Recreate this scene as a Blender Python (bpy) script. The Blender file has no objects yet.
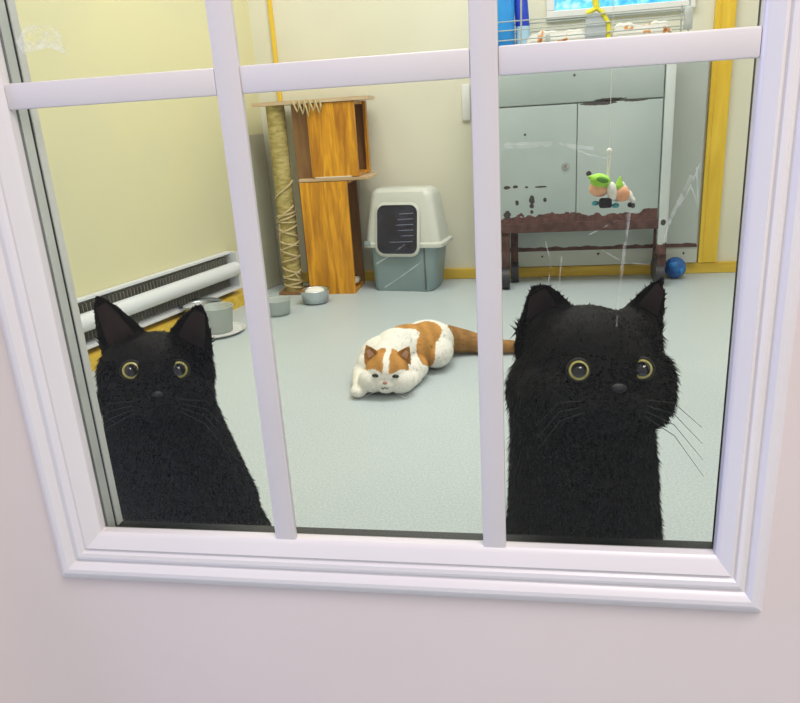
import bpy, bmesh, math, random
import numpy as np
from mathutils import Vector, Matrix
random.seed(7); np.random.seed(7)
scn = bpy.context.scene
COL = scn.collection
PI = math.pi

# ------------------------------------------------------------------ materials
def new_mat(name, color=(.8,.8,.8), rough=.5, metal=0., spec=.5, coat=0., trans=0., ior=1.45, emit=None, es=0.):
    m = bpy.data.materials.new(name); m.use_nodes = True
    b = m.node_tree.nodes['Principled BSDF']
    b.inputs['Base Color'].default_value = (*color, 1)
    b.inputs['Roughness'].default_value = rough
    b.inputs['Metallic'].default_value = metal
    b.inputs['Specular IOR Level'].default_value = spec
    b.inputs['Coat Weight'].default_value = coat
    b.inputs['Transmission Weight'].default_value = trans
    b.inputs['IOR'].default_value = ior
    if emit: b.inputs['Emission Color'].default_value = (*emit, 1); b.inputs['Emission Strength'].default_value = es
    return m
class NT:
    def __init__(s, m): s.m=m; s.t=m.node_tree; s.b=s.t.nodes['Principled BSDF']; s.tc=s.t.nodes.new('ShaderNodeTexCoord')
    def n(s, typ, **kw):
        x = s.t.nodes.new(typ)
        for k,v in kw.items():
            if k in x.inputs.keys(): x.inputs[k].default_value = v
            else: setattr(x, k, v)
        return x
    def l(s, a, b): s.t.links.new(a, b)
    def mapping(s, scale=(1,1,1)):
        mp = s.n('ShaderNodeMapping'); mp.inputs['Scale'].default_value = scale
        s.l(s.tc.outputs['Object'], mp.inputs['Vector']); return mp.outputs['Vector']
    def noise(s, scale, detail=3, vec=None, dist=0.):
        x = s.n('ShaderNodeTexNoise'); x.inputs['Scale'].default_value=scale; x.inputs['Detail'].default_value=detail; x.inputs['Distortion'].default_value=dist
        s.l(vec if vec else s.tc.outputs['Object'], x.inputs['Vector']); return x.outputs['Fac']
    def ramp(s, fac, stops, interp='LINEAR'):
        r = s.n('ShaderNodeValToRGB'); r.color_ramp.interpolation = interp
        e = r.color_ramp.elements
        while len(e) < len(stops): e.new(.5)
        for i,(p,c) in enumerate(stops): e[i].position=p; e[i].color=(*c,1) if len(c)==3 else c
        s.l(fac, r.inputs['Fac']); return r.outputs['Color']
    def math(s, op, a, b=None, c=None):
        x = s.n('ShaderNodeMath'); x.operation = op
        for i,v in enumerate((a,b,c)):
            if v is None: continue
            if isinstance(v,(int,float)): x.inputs[i].default_value=v
            else: s.l(v, x.inputs[i])
        return x.outputs[0]
    def mix(s, fac, a, b):
        x = s.n('ShaderNodeMix'); x.data_type='RGBA'
        if isinstance(fac,(int,float)): x.inputs[0].default_value=fac
        else: s.l(fac, x.inputs[0])
        for i,v in ((6,a),(7,b)):
            if isinstance(v,tuple): x.inputs[i].default_value=(*v,1)
            else: s.l(v, x.inputs[i])
        return x.outputs[2]
    def bump(s, h, strength=.2, dist=.002):
        x = s.n('ShaderNodeBump'); x.inputs['Strength'].default_value=strength; x.inputs['Distance'].default_value=dist
        s.l(h, x.inputs['Height']); s.l(x.outputs[0], s.b.inputs['Normal'])
    def col(s, c): s.l(c, s.b.inputs['Base Color'])
def mottled(name, c1, c2, scale=4, rough=.6, bump=0., bscale=60, **kw):
    m = new_mat(name, c1, rough, **kw); t = NT(m)
    t.col(t.ramp(t.noise(scale,4), [(.35,c1),(.65,c2)]))
    if bump: t.bump(t.noise(bscale,3), bump)
    return m
M = {}
M['door'] = mottled('door_paint',(.80,.70,.68),(.83,.73,.71),3,.42,.05,90)
M['mould'] = mottled('moulding_paint',(.82,.775,.785),(.84,.80,.81),6,.3)
M['muntin'] = mottled('muntin_paint',(.75,.70,.71),(.78,.73,.74),6,.38)
M['spacer'] = mottled('grey_spacer',(.78,.80,.78),(.62,.64,.63),9,.5)
M['seal'] = mottled('black_seal',(.012,.016,.018),(.02,.025,.026),9,.45)
M['strip'] = mottled('inner_strip',(.88,.88,.86),(.80,.80,.78),9,.5)
M['wall_back'] = mottled('cream_wall',(.76,.74,.60),(.70,.69,.55),2.2,.6,.05,80)
M['wall_left'] = mottled('yellow_wall',(.74,.70,.42),(.68,.66,.43),1.8,.55,.05,80)
M['wall_hall'] = mottled('hall_wall',(.75,.68,.66),(.72,.66,.64),2,.6)
M['ceiling'] = mottled('ceiling_paint',(.85,.85,.82),(.82,.82,.8),3,.8)
m = M['floor'] = new_mat('speckled_vinyl',(.5,.58,.6),.4); t = NT(m)
sp = t.ramp(t.noise(230,3), [(.36,(.34,.41,.43)),(.5,(.47,.54,.555)),(.66,(.62,.68,.685))])
lg = t.ramp(t.noise(1.6,3), [(.35,(.46,.525,.56)),(.65,(.51,.58,.585))])
t.col(t.mix(.55, sp, lg)); t.bump(t.noise(160,2), .12, .001)
def wood(name, dark, light, vertical=True, scale=1.):
    m = new_mat(name, light, .38); t = NT(m)
    v = t.mapping((9*scale,9*scale,.9*scale) if vertical else (.9*scale,9*scale,9*scale))
    n1 = t.noise(3, 5, v, 1.2); n2 = t.noise(16, 3, v, .5)
    f = t.math('ADD', t.math('MULTIPLY', n1, .75), t.math('MULTIPLY', n2, .25))
    t.col(t.ramp(f, [(.34,dark),(.5,tuple((a+b)/2 for a,b in zip(dark,light))),(.62,light)]))
    return m
M['pine'] = wood('orange_pine',(.40,.15,.008),(.84,.40,.018))
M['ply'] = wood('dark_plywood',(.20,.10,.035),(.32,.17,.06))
M['trim'] = wood('yellow_trim',(.74,.48,.03),(.86,.60,.06))
M['base'] = wood('yellow_baseboard',(.62,.40,.03),(.80,.56,.08), False)
m = M['rope_post'] = new_mat('sisal_post',(.5,.42,.2),.85); t = NT(m)
t.col(t.ramp(t.noise(30,4,t.mapping((1,1,3))), [(.35,(.34,.27,.08)),(.65,(.56,.47,.18))])); t.bump(t.noise(200,2),.6,.003)
M['rope'] = mottled('sisal_rope',(.62,.52,.28),(.5,.40,.2),60,.9)
M['board_top'] = wood('birch_board',(.46,.30,.15),(.70,.55,.36), False)
M['carpet'] = mottled('shelf_carpet',(.80,.74,.58),(.7,.64,.5),50,.9)
M['steel'] = new_mat('brushed_steel',(.62,.66,.67),.22,metal=1.)
M['clear'] = new_mat('clear_plastic',(.52,.58,.55),.25); M['clear'].node_tree.nodes['Principled BSDF'].inputs['Alpha'].default_value=.62
M['hood'] = mottled('hood_plastic',(.62,.64,.58),(.58,.60,.54),6,.35)
M['tub'] = mottled('tub_plastic',(.27,.36,.37),(.23,.31,.32),5,.35)
M['tub_dark'] = mottled('tub_side_plastic',(.12,.15,.15),(.09,.12,.12),5,.35)
M['flap'] = mottled('smoked_flap',(.035,.035,.055),(.02,.02,.03),14,.12)
M['flap_glint'] = new_mat('flap_glint',(.16,.18,.26),.2)  # pale tone painted in for reflections on the dark flap
M['white_metal'] = mottled('heater_enamel',(.74,.77,.80),(.70,.73,.76),5,.35)
M['heater_dark'] = mottled('heater_fins',(.24,.23,.19),(.20,.20,.17),22,.6)
M['caster'] = mottled('black_rubber',(.03,.03,.035),(.045,.04,.045),20,.5)
M['rusty'] = mottled('rusted_steel',(.060,.026,.022),(.115,.062,.055),30,.75,.4,120)
# painted steel with rust eating up from its bottom edge, plus chips
def rusted_paint(name, zedge, chips=None, paint=(.36,.43,.42), paint2=(.42,.49,.475), amp=.035):
    m = new_mat(name, paint, .42); t = NT(m)
    base = t.ramp(t.noise(3,4), [(.35,paint),(.65,paint2)])
    rust = t.ramp(t.noise(55,4), [(.3,(.07,.03,.028)),(.7,(.17,.075,.06))])
    sep = t.n('ShaderNodeSeparateXYZ'); t.l(t.tc.outputs['Object'], sep.inputs[0])
    edge = t.math('ADD', sep.outputs['Z'], t.math('MULTIPLY', t.math('SUBTRACT', t.noise(22,5), .5), -amp*2.2))
    mask = t.math('LESS_THAN', edge, zedge)
    col = t.mix(mask, base, rust)
    for (cx,cz,rx,rz) in (chips or []):
        dx = t.math('DIVIDE', t.math('SUBTRACT', sep.outputs['X'], cx), rx); dz = t.math('DIVIDE', t.math('SUBTRACT', sep.outputs['Z'], cz), rz)
        d = t.math('ADD', t.math('MULTIPLY',dx,dx), t.math('MULTIPLY',dz,dz))
        d = t.math('ADD', d, t.math('MULTIPLY', t.math('SUBTRACT', t.noise(90,3), .5), 2.6))
        col = t.mix(t.math('LESS_THAN', d, 1.25), col, (.055,.045,.045))
    t.col(col); return m
M['steel_door'] = rusted_paint('chipped_door_paint', .296, [(.155,.355,.010,.014),(.098,.345,.006,.01),(.06,.405,.013,.006),(.093,.407,.009,.005),(.155,.330,.008,.007),(.155,.308,.006,.006),(.205,.352,.007,.008),(.135,.404,.006,.004),(.06,.30,.013,.013),(.19,.403,.02,.003),(.37,.445,.010,.008),(.535,.318,.009,.008),(.40,.697,.06,.006),(.53,.70,.04,.004),(.13,.60,.004,.004)])
M['steel_drawer'] = rusted_paint('chipped_drawer_paint', -.5, [(.31,.8,.004,.004),(.44,.708,.05,.005)])
M['steel_post'] = rusted_paint('chipped_post_paint', .17, [(.648,.25,.010,.010)], (.50,.56,.56),(.58,.63,.62))
M['panel'] = rusted_paint('white_sheet_metal', .131, None, (.44,.50,.47),(.50,.55,.51), .012)
M['panel_low'] = rusted_paint('white_kick_strip', -.5, [(.20,.092,.004,.004),(.43,.098,.005,.005),(.77,.09,.004,.005)], (.52,.55,.49),(.56,.59,.53))
M['blue_ball'] = mottled('blue_ball',(.012,.06,.28),(.02,.16,.48),30,.25)
M['white_plastic'] = mottled('white_plastic',(.80,.80,.78),(.76,.77,.75),6,.4)
M['blue_plastic'] = mottled('blue_plastic',(.01,.20,.58),(.02,.27,.66),9,.35)
M['deep_blue'] = mottled('deep_blue_plastic',(.01,.03,.45),(.02,.06,.5),9,.35)
M['pale_blue'] = mottled('pale_blue_plastic',(.45,.66,.80),(.38,.6,.75),12,.35)
M['grey_plastic'] = mottled('grey_plastic',(.42,.46,.50),(.50,.55,.58),18,.4)
M['yellow_plastic'] = mottled('yellow_plastic',(.75,.68,.03),(.82,.72,.05),9,.4)
M['wire'] = mottled('grey_wire',(.45,.50,.48),(.55,.58,.56),30,.35,metal=.4)
m = M['print'] = new_mat('printed_cloth',(.8,.8,.76),.85); t = NT(m)
pt = t.ramp(t.noise(30,1), [(.0,(.80,.79,.74)),(.60,(.72,.34,.12)),(.67,(.35,.14,.07))], 'CONSTANT')
t.col(pt)
m = M['window_blue'] = new_mat('daylit_blue_glass',(.1,.4,.7),.3); t = NT(m)
wc = t.ramp(t.noise(34,5), [(.33,(.04,.36,.72)),(.5,(.12,.52,.84)),(.66,(.45,.76,.93))]); t.col(wc)
t.l(wc, t.b.inputs['Emission Color']); t.b.inputs['Emission Strength'].default_value = .55
M['toy_green'] = mottled('green_felt',(.30,.62,.06),(.42,.74,.12),40,.8)
M['toy_dkgreen'] = mottled('dark_green_felt',(.10,.30,.05),(.14,.36,.06),40,.8)
M['toy_peach'] = mottled('peach_felt',(.78,.38,.22),(.84,.50,.32),30,.8)
M['toy_white'] = mottled('white_felt',(.84,.84,.80),(.78,.8,.76),40,.85)
M['toy_black'] = mottled('black_felt',(.015,.015,.025),(.03,.03,.04),40,.8)
M['toy_teal'] = mottled('teal_felt',(.08,.30,.36),(.1,.36,.4),40,.8)
M['cardboard'] = mottled('beige_board',(.62,.58,.44),(.52,.54,.42),3,.7)
# thin window glass
m = M['glass'] = bpy.data.materials.new('window_glass'); m.use_nodes=True; nt=m.node_tree
nt.nodes.remove(nt.nodes['Principled BSDF'])
fr = nt.nodes.new('ShaderNodeFresnel'); fr.inputs['IOR'].default_value=1.24
tr = nt.nodes.new('ShaderNodeBsdfTransparent'); tr.inputs['Color'].default_value=(.98,.985,.985,1)
gl = nt.nodes.new('ShaderNodeBsdfGlossy'); gl.inputs['Roughness'].default_value=.03
mx = nt.nodes.new('ShaderNodeMixShader'); nt.links.new(fr.outputs[0],mx.inputs[0]); nt.links.new(tr.outputs[0],mx.inputs[1]); nt.links.new(gl.outputs[0],mx.inputs[2])
nt.links.new(mx.outputs[0], nt.nodes['Material Output'].inputs[0])
def film(name, alpha, nscale):
    m = new_mat(name,(.88,.90,.88),.8); t = NT(m)
    a = t.ramp(t.noise(nscale,4), [(.38,(0,0,0)),(.62,(alpha,)*3)])
    t.l(a, t.b.inputs['Alpha']); return m
M['scuff'] = film('dry_smear', .26, 180)
M['smear'] = film('paint_smear', .6, 60)
# fur
def fur_mat(name, c1, c2, attr=None, spec=.15):
    m = new_mat(name, c1, .75, spec=spec); t = NT(m)
    if attr:
        a = t.n('ShaderNodeAttribute'); a.attribute_name = attr; t.col(a.outputs['Color'])
    else: t.col(t.ramp(t.noise(70,4), [(.35,c1),(.7,c2)]))
    return m
M['black_fur'] = fur_mat('black_fur',(.0085,.0075,.0075),(.015,.013,.013))
M['ear_skin'] = mottled('dark_ear_skin',(.014,.008,.009),(.032,.016,.018),40,.7)
M['patch_fur'] = fur_mat('orange_and_white_fur',(.8,.8,.75),(.8,.8,.75),'coat')
M['dim_iris']=new_mat('dim_iris',(.16,.13,.04),.3)
M['pink_ear'] = mottled('pink_ear_skin',(.66,.42,.28),(.6,.36,.24),40,.7)
M['nose_dark'] = mottled('dark_nose',(.022,.019,.024),(.015,.013,.017),60,.45)
M['nose_pink'] = new_mat('pink_nose',(.42,.20,.17),.5)
M['pupil'] = new_mat('pupil',(.008,.008,.008),.08, coat=1.)
M['lid'] = new_mat('black_eyelid',(.006,.005,.005),.5)
M['whisker'] = new_mat('whisker',(.03,.03,.03),.5)
M['whisker_w'] = new_mat('white_whisker',(.8,.8,.78),.5)
m = M['iris'] = new_mat('yellow_iris',(.5,.45,.1),.12, coat=.8); t = NT(m)
t.col(t.ramp(t.noise(160,3), [(.35,(.46,.40,.09)),(.65,(.66,.60,.20))]))

# ------------------------------------------------------------------ mesh helpers
def tag(o, label=None, cat=None, group=None, kind=None):
    if label: o['label']=label
    if cat: o['category']=cat
    if group: o['group']=group
    if kind: o['kind']=kind
    return o
def empty(name, loc=(0,0,0)):
    o = bpy.data.objects.new(name, None); COL.objects.link(o); o.location=loc; o.empty_display_size=.05; return o
def link(name, me, mat, parent=None, smooth=False):
    o = bpy.data.objects.new(name, me); COL.objects.link(o)
    for mm in (mat if isinstance(mat,(list,tuple)) else [mat]): me.materials.append(mm)
    if smooth: me.polygons.foreach_set('use_smooth',[True]*len(me.polygons))
    if parent:
        o.parent = parent
        o.matrix_parent_inverse = world_of(parent).inverted()
    return o
def world_of(o):
    mtx = o.matrix_basis.copy()
    while o.parent:
        mtx = o.parent.matrix_basis @ o.matrix_parent_inverse @ mtx; o = o.parent
    return mtx
class MB:
    def __init__(s): s.b = bmesh.new()
    def box(s, x0,x1,y0,y1,z0,z1, bev=0., seg=2, M4=None):
        r = bmesh.ops.create_cube(s.b, size=1); vs = r['verts']
        bmesh.ops.scale(s.b, vec=(x1-x0,y1-y0,z1-z0), verts=vs)
        bmesh.ops.translate(s.b, vec=((x0+x1)/2,(y0+y1)/2,(z0+z1)/2), verts=vs)
        if bev:
            es = list({e for v in vs for e in v.link_edges})
            rr = bmesh.ops.bevel(s.b, geom=es, offset=bev, segments=seg, affect='EDGES', profile=.5)
            vs = list({v for f in rr['faces'] for v in f.verts} | {v for v in vs if v.is_valid})
        if M4 is not None: bmesh.ops.transform(s.b, matrix=M4, verts=[v for v in vs if v.is_valid])
        return s
    def ell(s, c, r, rot=None, sub=3):
        rr = bmesh.ops.create_icosphere(s.b, subdivisions=sub, radius=1)
        mt = Matrix.Translation(c) @ (rot.to_4x4() if rot is not None else Matrix()) @ Matrix.Diagonal((*(r if hasattr(r,'__len__') else (r,r,r)),1))
        bmesh.ops.transform(s.b, matrix=mt, verts=rr['verts']); return s
    def cap(s, p0, r0, p1, r1, n=10, sub=2):
        p0=Vector(p0); p1=Vector(p1)
        for i in range(n+1):
            k=i/n; s.ell(p0.lerp(p1,k), r0+(r1-r0)*k, sub=sub)
        return s
    def tube(s, pts, r, n=8, closed=False, caps=True):
        pts=[Vector(p) for p in pts]; rings=[]
        N=len(pts); prev=None
        for i,p in enumerate(pts):
            a = pts[(i-1)%N] if (closed or i>0) else p; b = pts[(i+1)%N] if (closed or i<N-1) else p
            d=(b-a).normalized()
            if prev is None:
                u = d.orthogonal().normalized()
            else:
                u = prev - d*prev.dot(d); u = u.normalized() if u.length>1e-6 else d.orthogonal().normalized()
            prev=u; w=d.cross(u); rr = r[i] if hasattr(r,'__len__') else r
            rings.append([s.b.verts.new(p+(u*math.cos(2*PI*k/n)+w*math.sin(2*PI*k/n))*rr) for k in range(n)])
        for i in range(N if closed else N-1):
            A=rings[i]; B=rings[(i+1)%N]
            for k in range(n): s.b.faces.new((A[k],A[(k+1)%n],B[(k+1)%n],B[k]))
        if caps and not closed: s.b.faces.new(rings[0][::-1]); s.b.faces.new(rings[-1])
        return s
    def lathe(s, c, prof, n=32):
        c=Vector(c); rings=[]
        for (r,z) in prof: rings.append([s.b.verts.new(c+Vector((max(r,1e-4)*math.cos(2*PI*k/n),max(r,1e-4)*math.sin(2*PI*k/n),z))) for k in range(n)])
        for A,B in zip(rings,rings[1:]):
            for k in range(n): s.b.faces.new((A[k],A[(k+1)%n],B[(k+1)%n],B[k]))
        return s
    def poly(s, pts): s.b.faces.new([s.b.verts.new(p) for p in pts]); return s
    def prism(s, loop, vec):
        a=[s.b.verts.new(p) for p in loop]; b=[s.b.verts.new(Vector(p)+Vector(vec)) for p in loop]; n=len(a)
        s.b.faces.new(a[::-1]); s.b.faces.new(b)
        for i in range(n): s.b.faces.new((a[i],a[(i+1)%n],b[(i+1)%n],b[i]))
        return s
    def build(s, name, mat, parent=None, smooth=False):
        bmesh.ops.recalc_face_normals(s.b, faces=s.b.faces[:])
        me = bpy.data.meshes.new(name); s.b.to_mesh(me); s.b.free()
        o = link(name, me, mat, parent, smooth)
        if smooth=='auto':
            pass
        return o
def shade(o, ang=35):
    me=o.data; me.polygons.foreach_set('use_smooth',[True]*len(me.polygons))
    try: me.set_sharp_from_angle(angle=math.radians(ang))
    except Exception: pass
    return o

# ------------------------------------------------------------------ setting
def struct(name, mb, mat, sm=False):
    o = mb.build(name, mat); tag(o, kind='structure'); 
    if sm: shade(o)
    return o
def lw(y): return -1.05 + .264*(y-2.32)       # the splayed left wall's x at depth y
LD = Vector((.2553,.9669,0)); LN = Vector((.9669,-.2553,0))   # along and out of the left wall
def onleft(y, out=0., z=0.): return Vector((lw(y),y,z)) + LN*out
YB = 2.58; YF = .052
struct('floor', MB().box(-2.4,2.4,-3.0,YB+.1,-.05,0), M['floor'])
struct('wall_back', MB().box(-1.05,1.9,YB,YB+.1,0,2.3), M['wall_back'])
a=onleft(YF); b=onleft(YB)
struct('wall_left', MB().prism([a,b,b-LN*.1,a-LN*.1],(0,0,2.3)), M['wall_left'])
struct('wall_right', MB().box(1.9,2.0,YF,YB,0,2.3), M['wall_back'])
struct('ceiling', MB().box(-2.4,2.4,-.02,YB+.1,2.3,2.4), M['ceiling'])
# front wall around the door, with the hall on the camera's side
struct('wall_front', MB().box(-2.4,-.50,-.04,YF,0,2.3).box(.50,2.4,-.04,YF,0,2.3).box(-.50,.50,-.04,YF,2.08,2.3), M['wall_hall'])
struct('trim_1', MB().box(-.50,-.465,-.055,YF,0,2.045).box(.465,.50,-.055,YF,0,2.045).box(-.50,.50,-.055,YF,2.045,2.08), M['mould'])
# yellow trims and baseboards
struct('trim_2', MB().box(.832,.905,YB-.022,YB,.045,2.1,.003).box(.848,.852,YB-.025,YB,.045,2.1), M['trim'])
struct('trim_3', MB().box(-.897,-.880,YB-.012,YB,.60,2.2,.002), M['trim'])
struct('baseboard_back', MB().box(-.93,1.9,YB-.018,YB,0,.045,.003), M['base'])
a0=onleft(.9,.004); b0=onleft(2.34,.004)
struct('baseboard_left', MB().prism([a0,b0,b0+LN*.075,a0+LN*.075],(0,0,.045)), M['base'])

# door with its glazed window
X0,X1,Z0,Z1 = -.280,.277,.353,1.520
door = empty('door_1',(0,0,0)); tag(door, kind='structure')
S0,S1 = .003,.0365
d = .03
MB().box(-.46,X0-d,S0,S1,.01,2.04).box(X1+d,.46,S0,S1,.01,2.04).box(X0-d,X1+d,S0,S1,.01,Z0-d).box(X0-d,X1+d,S0,S1,Z1+d,2.04).build('door_slab', M['door'], door)
prof = [(0,-.012),(0,-.001),(.0012,.001),(.004,.0035),(.0145,.0085),(.016,.0055),(.0185,.0055),(.0205,.0085),(.024,.0095),(.027,.0085),(.0285,.0060),(.031,.0060),(.033,.0095),(.037,.0125),(.041,.0125),(.0445,.0105),(.0465,.0060),(.050,.0040),(.0525,.0015),(.053,-.003)]
f = MB(); rings=[]
for dd,h in [(a*.96,b*.8) for a,b in prof]: rings.append([f.b.verts.new(p) for p in ((X0-dd*1.03,-h,Z0-dd*1.05),(X1+dd*.80,-h,Z0-dd*1.05),(X1+dd*.80,-h,Z1+dd),(X0-dd*1.03,-h,Z1+dd))])
for A,B in zip(rings,rings[1:]):
    for k in range(4): f.b.faces.new((A[k],A[(k+1)%4],B[(k+1)%4],B[k]))
shade(f.build('window_frame', M['mould'], door), 24)
BZ = [.747,1.134]; VX=[-.095,.095]; YG=.0085
for x in VX: shade(MB().box(x-.0099,x+.0099,0,.006,Z0-.002,Z1,.0016,2).build('vertical_muntin', M['muntin'], door))
cells=[(X0,VX[0]-.0099),(VX[0]+.0099,VX[1]-.0099),(VX[1]+.0099,X1)]
for z in BZ:
    for (xa,xb) in cells:
        shade(MB().box(xa,xb,.0008,.006,z-.0098,z+.0098,.0016,2).build('horizontal_muntin', M['muntin'], door))
MB().box(X0-.008,X1+.008,YG,YG+.004,Z0-.018,Z1+.01).build('glass_pane', M['glass'], door)
# glazing spacer, rubber seals and the bead behind the glass
def ring(x0,x1,z0,z1,w,y0,y1): return MB().box(x0-w,x0,y0,y1,z0-w,z1+w).box(x1,x1+w,y0,y1,z0-w,z1+w).box(x0,x1,y0,y1,z0-w,z0).box(x0,x1,y0,y1,z1,z1+w)
ring(X0,X1+.008,Z0-.014,Z1,.02,.0130,.024).build('spacer_bar', M['spacer'], door)
ring(X0,X1+.008,Z0-.013,Z1,.02,.0242,.0265).build('rubber_seal', M['seal'], door)
ring(X0+.001,X1+.009,Z0-.0135,Z1,.03,.0268,.036).build('glazing_bead', M['strip'], door)
MB().box(X0,X1+.008,.0132,.036,Z0-.0138,Z0-.0100).box(X1+.006,X1+.0085,.0132,.036,Z0-.0117,Z1).build('bottom_seal', M['seal'], door)
# dry smears and a lump of old paint on the panes (each follows the glass)
def strokes(name, segs, w, mat):
    q = MB()
    for pts in segs:
        for (x0,z0),(x1,z1) in zip(pts,pts[1:]):
            dx,dz=x1-x0,z1-z0; L=math.hypot(dx,dz); nx,nz=-dz/L*w/2,dx/L*w/2
            q.poly([(x0+nx,YG-.0004,z0+nz),(x0-nx,YG-.0004,z0-nz),(x1-nx,YG-.0004,z1-nz),(x1+nx,YG-.0004,z1+nz)])
    return q.build(name, mat, door)
strokes('dry_smear', [
 [(.100,.688),(.125,.6875),(.150,.688),(.168,.680),(.184,.676)],
 [(.246,.672),(.238,.650),(.228,.632),(.222,.612)],
 [(.243,.668),(.246,.640),(.240,.655)],
 [(.199,.640),(.196,.612),(.193,.575),(.192,.550)],
 [(.138,.618),(.142,.600),(.140,.585)],[(.150,.606),(.148,.580)],
 [(.180,.610),(.196,.600),(.215,.598)],[(.170,.622),(.190,.632),(.205,.640)],
 [(.006,.604),(.018,.611),(.030,.619)],[(.012,.585),(.026,.594),(.043,.605)],
], .0011, M['scuff'])
strokes('dry_smear', [[(.108,.690),(.140,.6895),(.172,.684)],[(.240,.662),(.226,.628)],[(.198,.636),(.194,.590)]], .0026, M['scuff'])
MB().poly([(-.266,YG-.0005,.787),(-.254,YG-.0005,.798),(-.232,YG-.0005,.796),(-.228,YG-.0005,.790),(-.226,YG-.0005,.775),(-.240,YG-.0005,.781),(-.262,YG-.0005,.778)]).build('paint_smear', M['smear'], door)

# ------------------------------------------------------------------ wall heater
h = empty('baseboard_heater', onleft(1.9,0,0)); tag(h,'long white wall heater low on the yellow left wall','heater')
def lbox(y0,y1,o0,o1,z0,z1):
    q=MB(); A=onleft(y0,o0,z0); B=onleft(y1,o0,z0)
    return q.prism([A,B,B+LN*(o1-o0),A+LN*(o1-o0)],(0,0,z1-z0))
lbox(1.0,2.225,.002,.012,.06,.215).build('back_plate', M['heater_dark'], h)
lbox(1.0,2.225,.002,.030,.209,.217).build('top_cover', M['white_metal'], h)
lbox(1.0,2.225,.002,.060,.066,.076).build('bottom_rail', M['white_metal'], h)
lbox(2.215,2.228,.002,.058,.062,.215).build('end_cap', M['white_metal'], h)
q=MB(); q.tube([onleft(1.0,.044,.147),onleft(2.222,.044,.147)], .029, 20); shade(q.build('front_cover', M['white_metal'], h))
q=MB()
for i in range(58):
    y=1.3+i*.0155; A=onleft(y,.012,.08); B=onleft(y+.002,.012,.08); q.prism([A,B,B+LN*.02,A+LN*.02],(0,0,.12))
q.build('heating_fins', M['heater_dark'], h)
# light switch plate on the back wall
o = shade(MB().box(-.122,-.088,YB-.012,YB,.66,.80,.004).build('wall_switch', M['white_plastic'])); tag(o,'small white switch plate on the cream back wall beside the centre bar','switch')
# board leaning in the corner
A=onleft(2.36,.010,.002); B=onleft(2.55,.010,.002)
o = MB().prism([A,B,B+LN*.012,A+LN*.012],(0,0,.655)).build('leaning_board', M['cardboard']); tag(o,'beige board standing in the corner behind the scratching post','board')

# ------------------------------------------------------------------ cat tree
t_ = empty('cat_tree',(-.70,2.42,0)); tag(t_,'orange wooden cat tree of two stacked cubbies with rope-wrapped post','cat tree')
YT=2.335
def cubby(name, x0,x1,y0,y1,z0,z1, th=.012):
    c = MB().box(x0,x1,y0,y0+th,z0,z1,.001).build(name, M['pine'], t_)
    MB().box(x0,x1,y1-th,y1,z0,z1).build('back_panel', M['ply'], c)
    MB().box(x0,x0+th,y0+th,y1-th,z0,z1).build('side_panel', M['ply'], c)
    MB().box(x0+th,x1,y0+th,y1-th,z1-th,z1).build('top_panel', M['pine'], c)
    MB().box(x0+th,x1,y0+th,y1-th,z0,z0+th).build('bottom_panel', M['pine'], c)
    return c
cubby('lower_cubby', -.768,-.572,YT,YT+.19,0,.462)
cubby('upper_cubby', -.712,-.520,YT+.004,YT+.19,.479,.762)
MB().box(-.770,-.478,YT+.0,YT+.19,.464,.4765,.002).build('middle_shelf', M['board_top'], t_)
shade(MB().box(-.70,-.55,YT+.001,YT+.04,.4767,.482,.002).build('carpet_strip', M['carpet'], t_))
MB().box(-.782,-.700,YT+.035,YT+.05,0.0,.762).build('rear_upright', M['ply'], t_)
MB().prism([(-.93,YT-.002,.764),(-.462,YT-.002,.764),(-.475,YT+.20,.764),(-.90,YT+.22,.764)],(0,0,.014)).build('top_board', M['board_top'], t_)
MB().box(-.520,-.508,YT+.16,YT+.19,.479,.762).build('rear_stile', M['pine'], t_)
px,py=-.852,2.385
q=MB(); q.tube([(px,py,.012),(px,py,.763)], .037, 24); post=shade(q.build('scratching_post', M['rope_post'], t_))
MB().box(-.905,-.775,2.33,2.45,0,.012).build('post_foot', M['ply'], t_)
q=MB()
def wrap(a0,z0,a1,z1,k=10,r=.040): 
    q.tube([(px+math.cos(a0+(a1-a0)*i/k)*r,py+math.sin(a0+(a1-a0)*i/k)*r,z0+(z1-z0)*i/k) for i in range(k+1)], .0042, 6)
random.seed(3)
for z0,z1 in [(.39,.47),(.30,.335),(.31,.30),(.325,.345),(.285,.24),(.25,.29),(.23,.20),(.18,.22),(.20,.15),(.13,.16),(.12,.08),(.06,.10),(.08,.05),(.03,.05),(.045,.02)]:
    wrap(PI*1.02,z0,PI*2.0,z1)
wrap(PI*1.0,.30,PI*1.9,.37); wrap(PI*1.05,.14,PI*1.3,.30); wrap(PI*1.6,.1,PI*1.9,.05)
shade(q.build('loose_rope', M['rope'], post))
q=MB()
for k in range(5):
    x=-.76+k*.022
    q.tube([(x,YT-.006,.776),(x+.008,YT-.010,.755),(x+.016,YT-.008,.735-.01*(k%3)),(x+.024,YT-.006,.75),(x+.02,YT-.004,.775)], .004, 6)
shade(q.build('rope_end', M['rope'], t_))
o = shade(MB().ell((-.600,YT+.12,.030),(.022,.05,.014)).build('folded_rag', M['carpet'])); tag(o,'crumpled tan rag on the floor inside the lower cubby opening','cloth')

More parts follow.
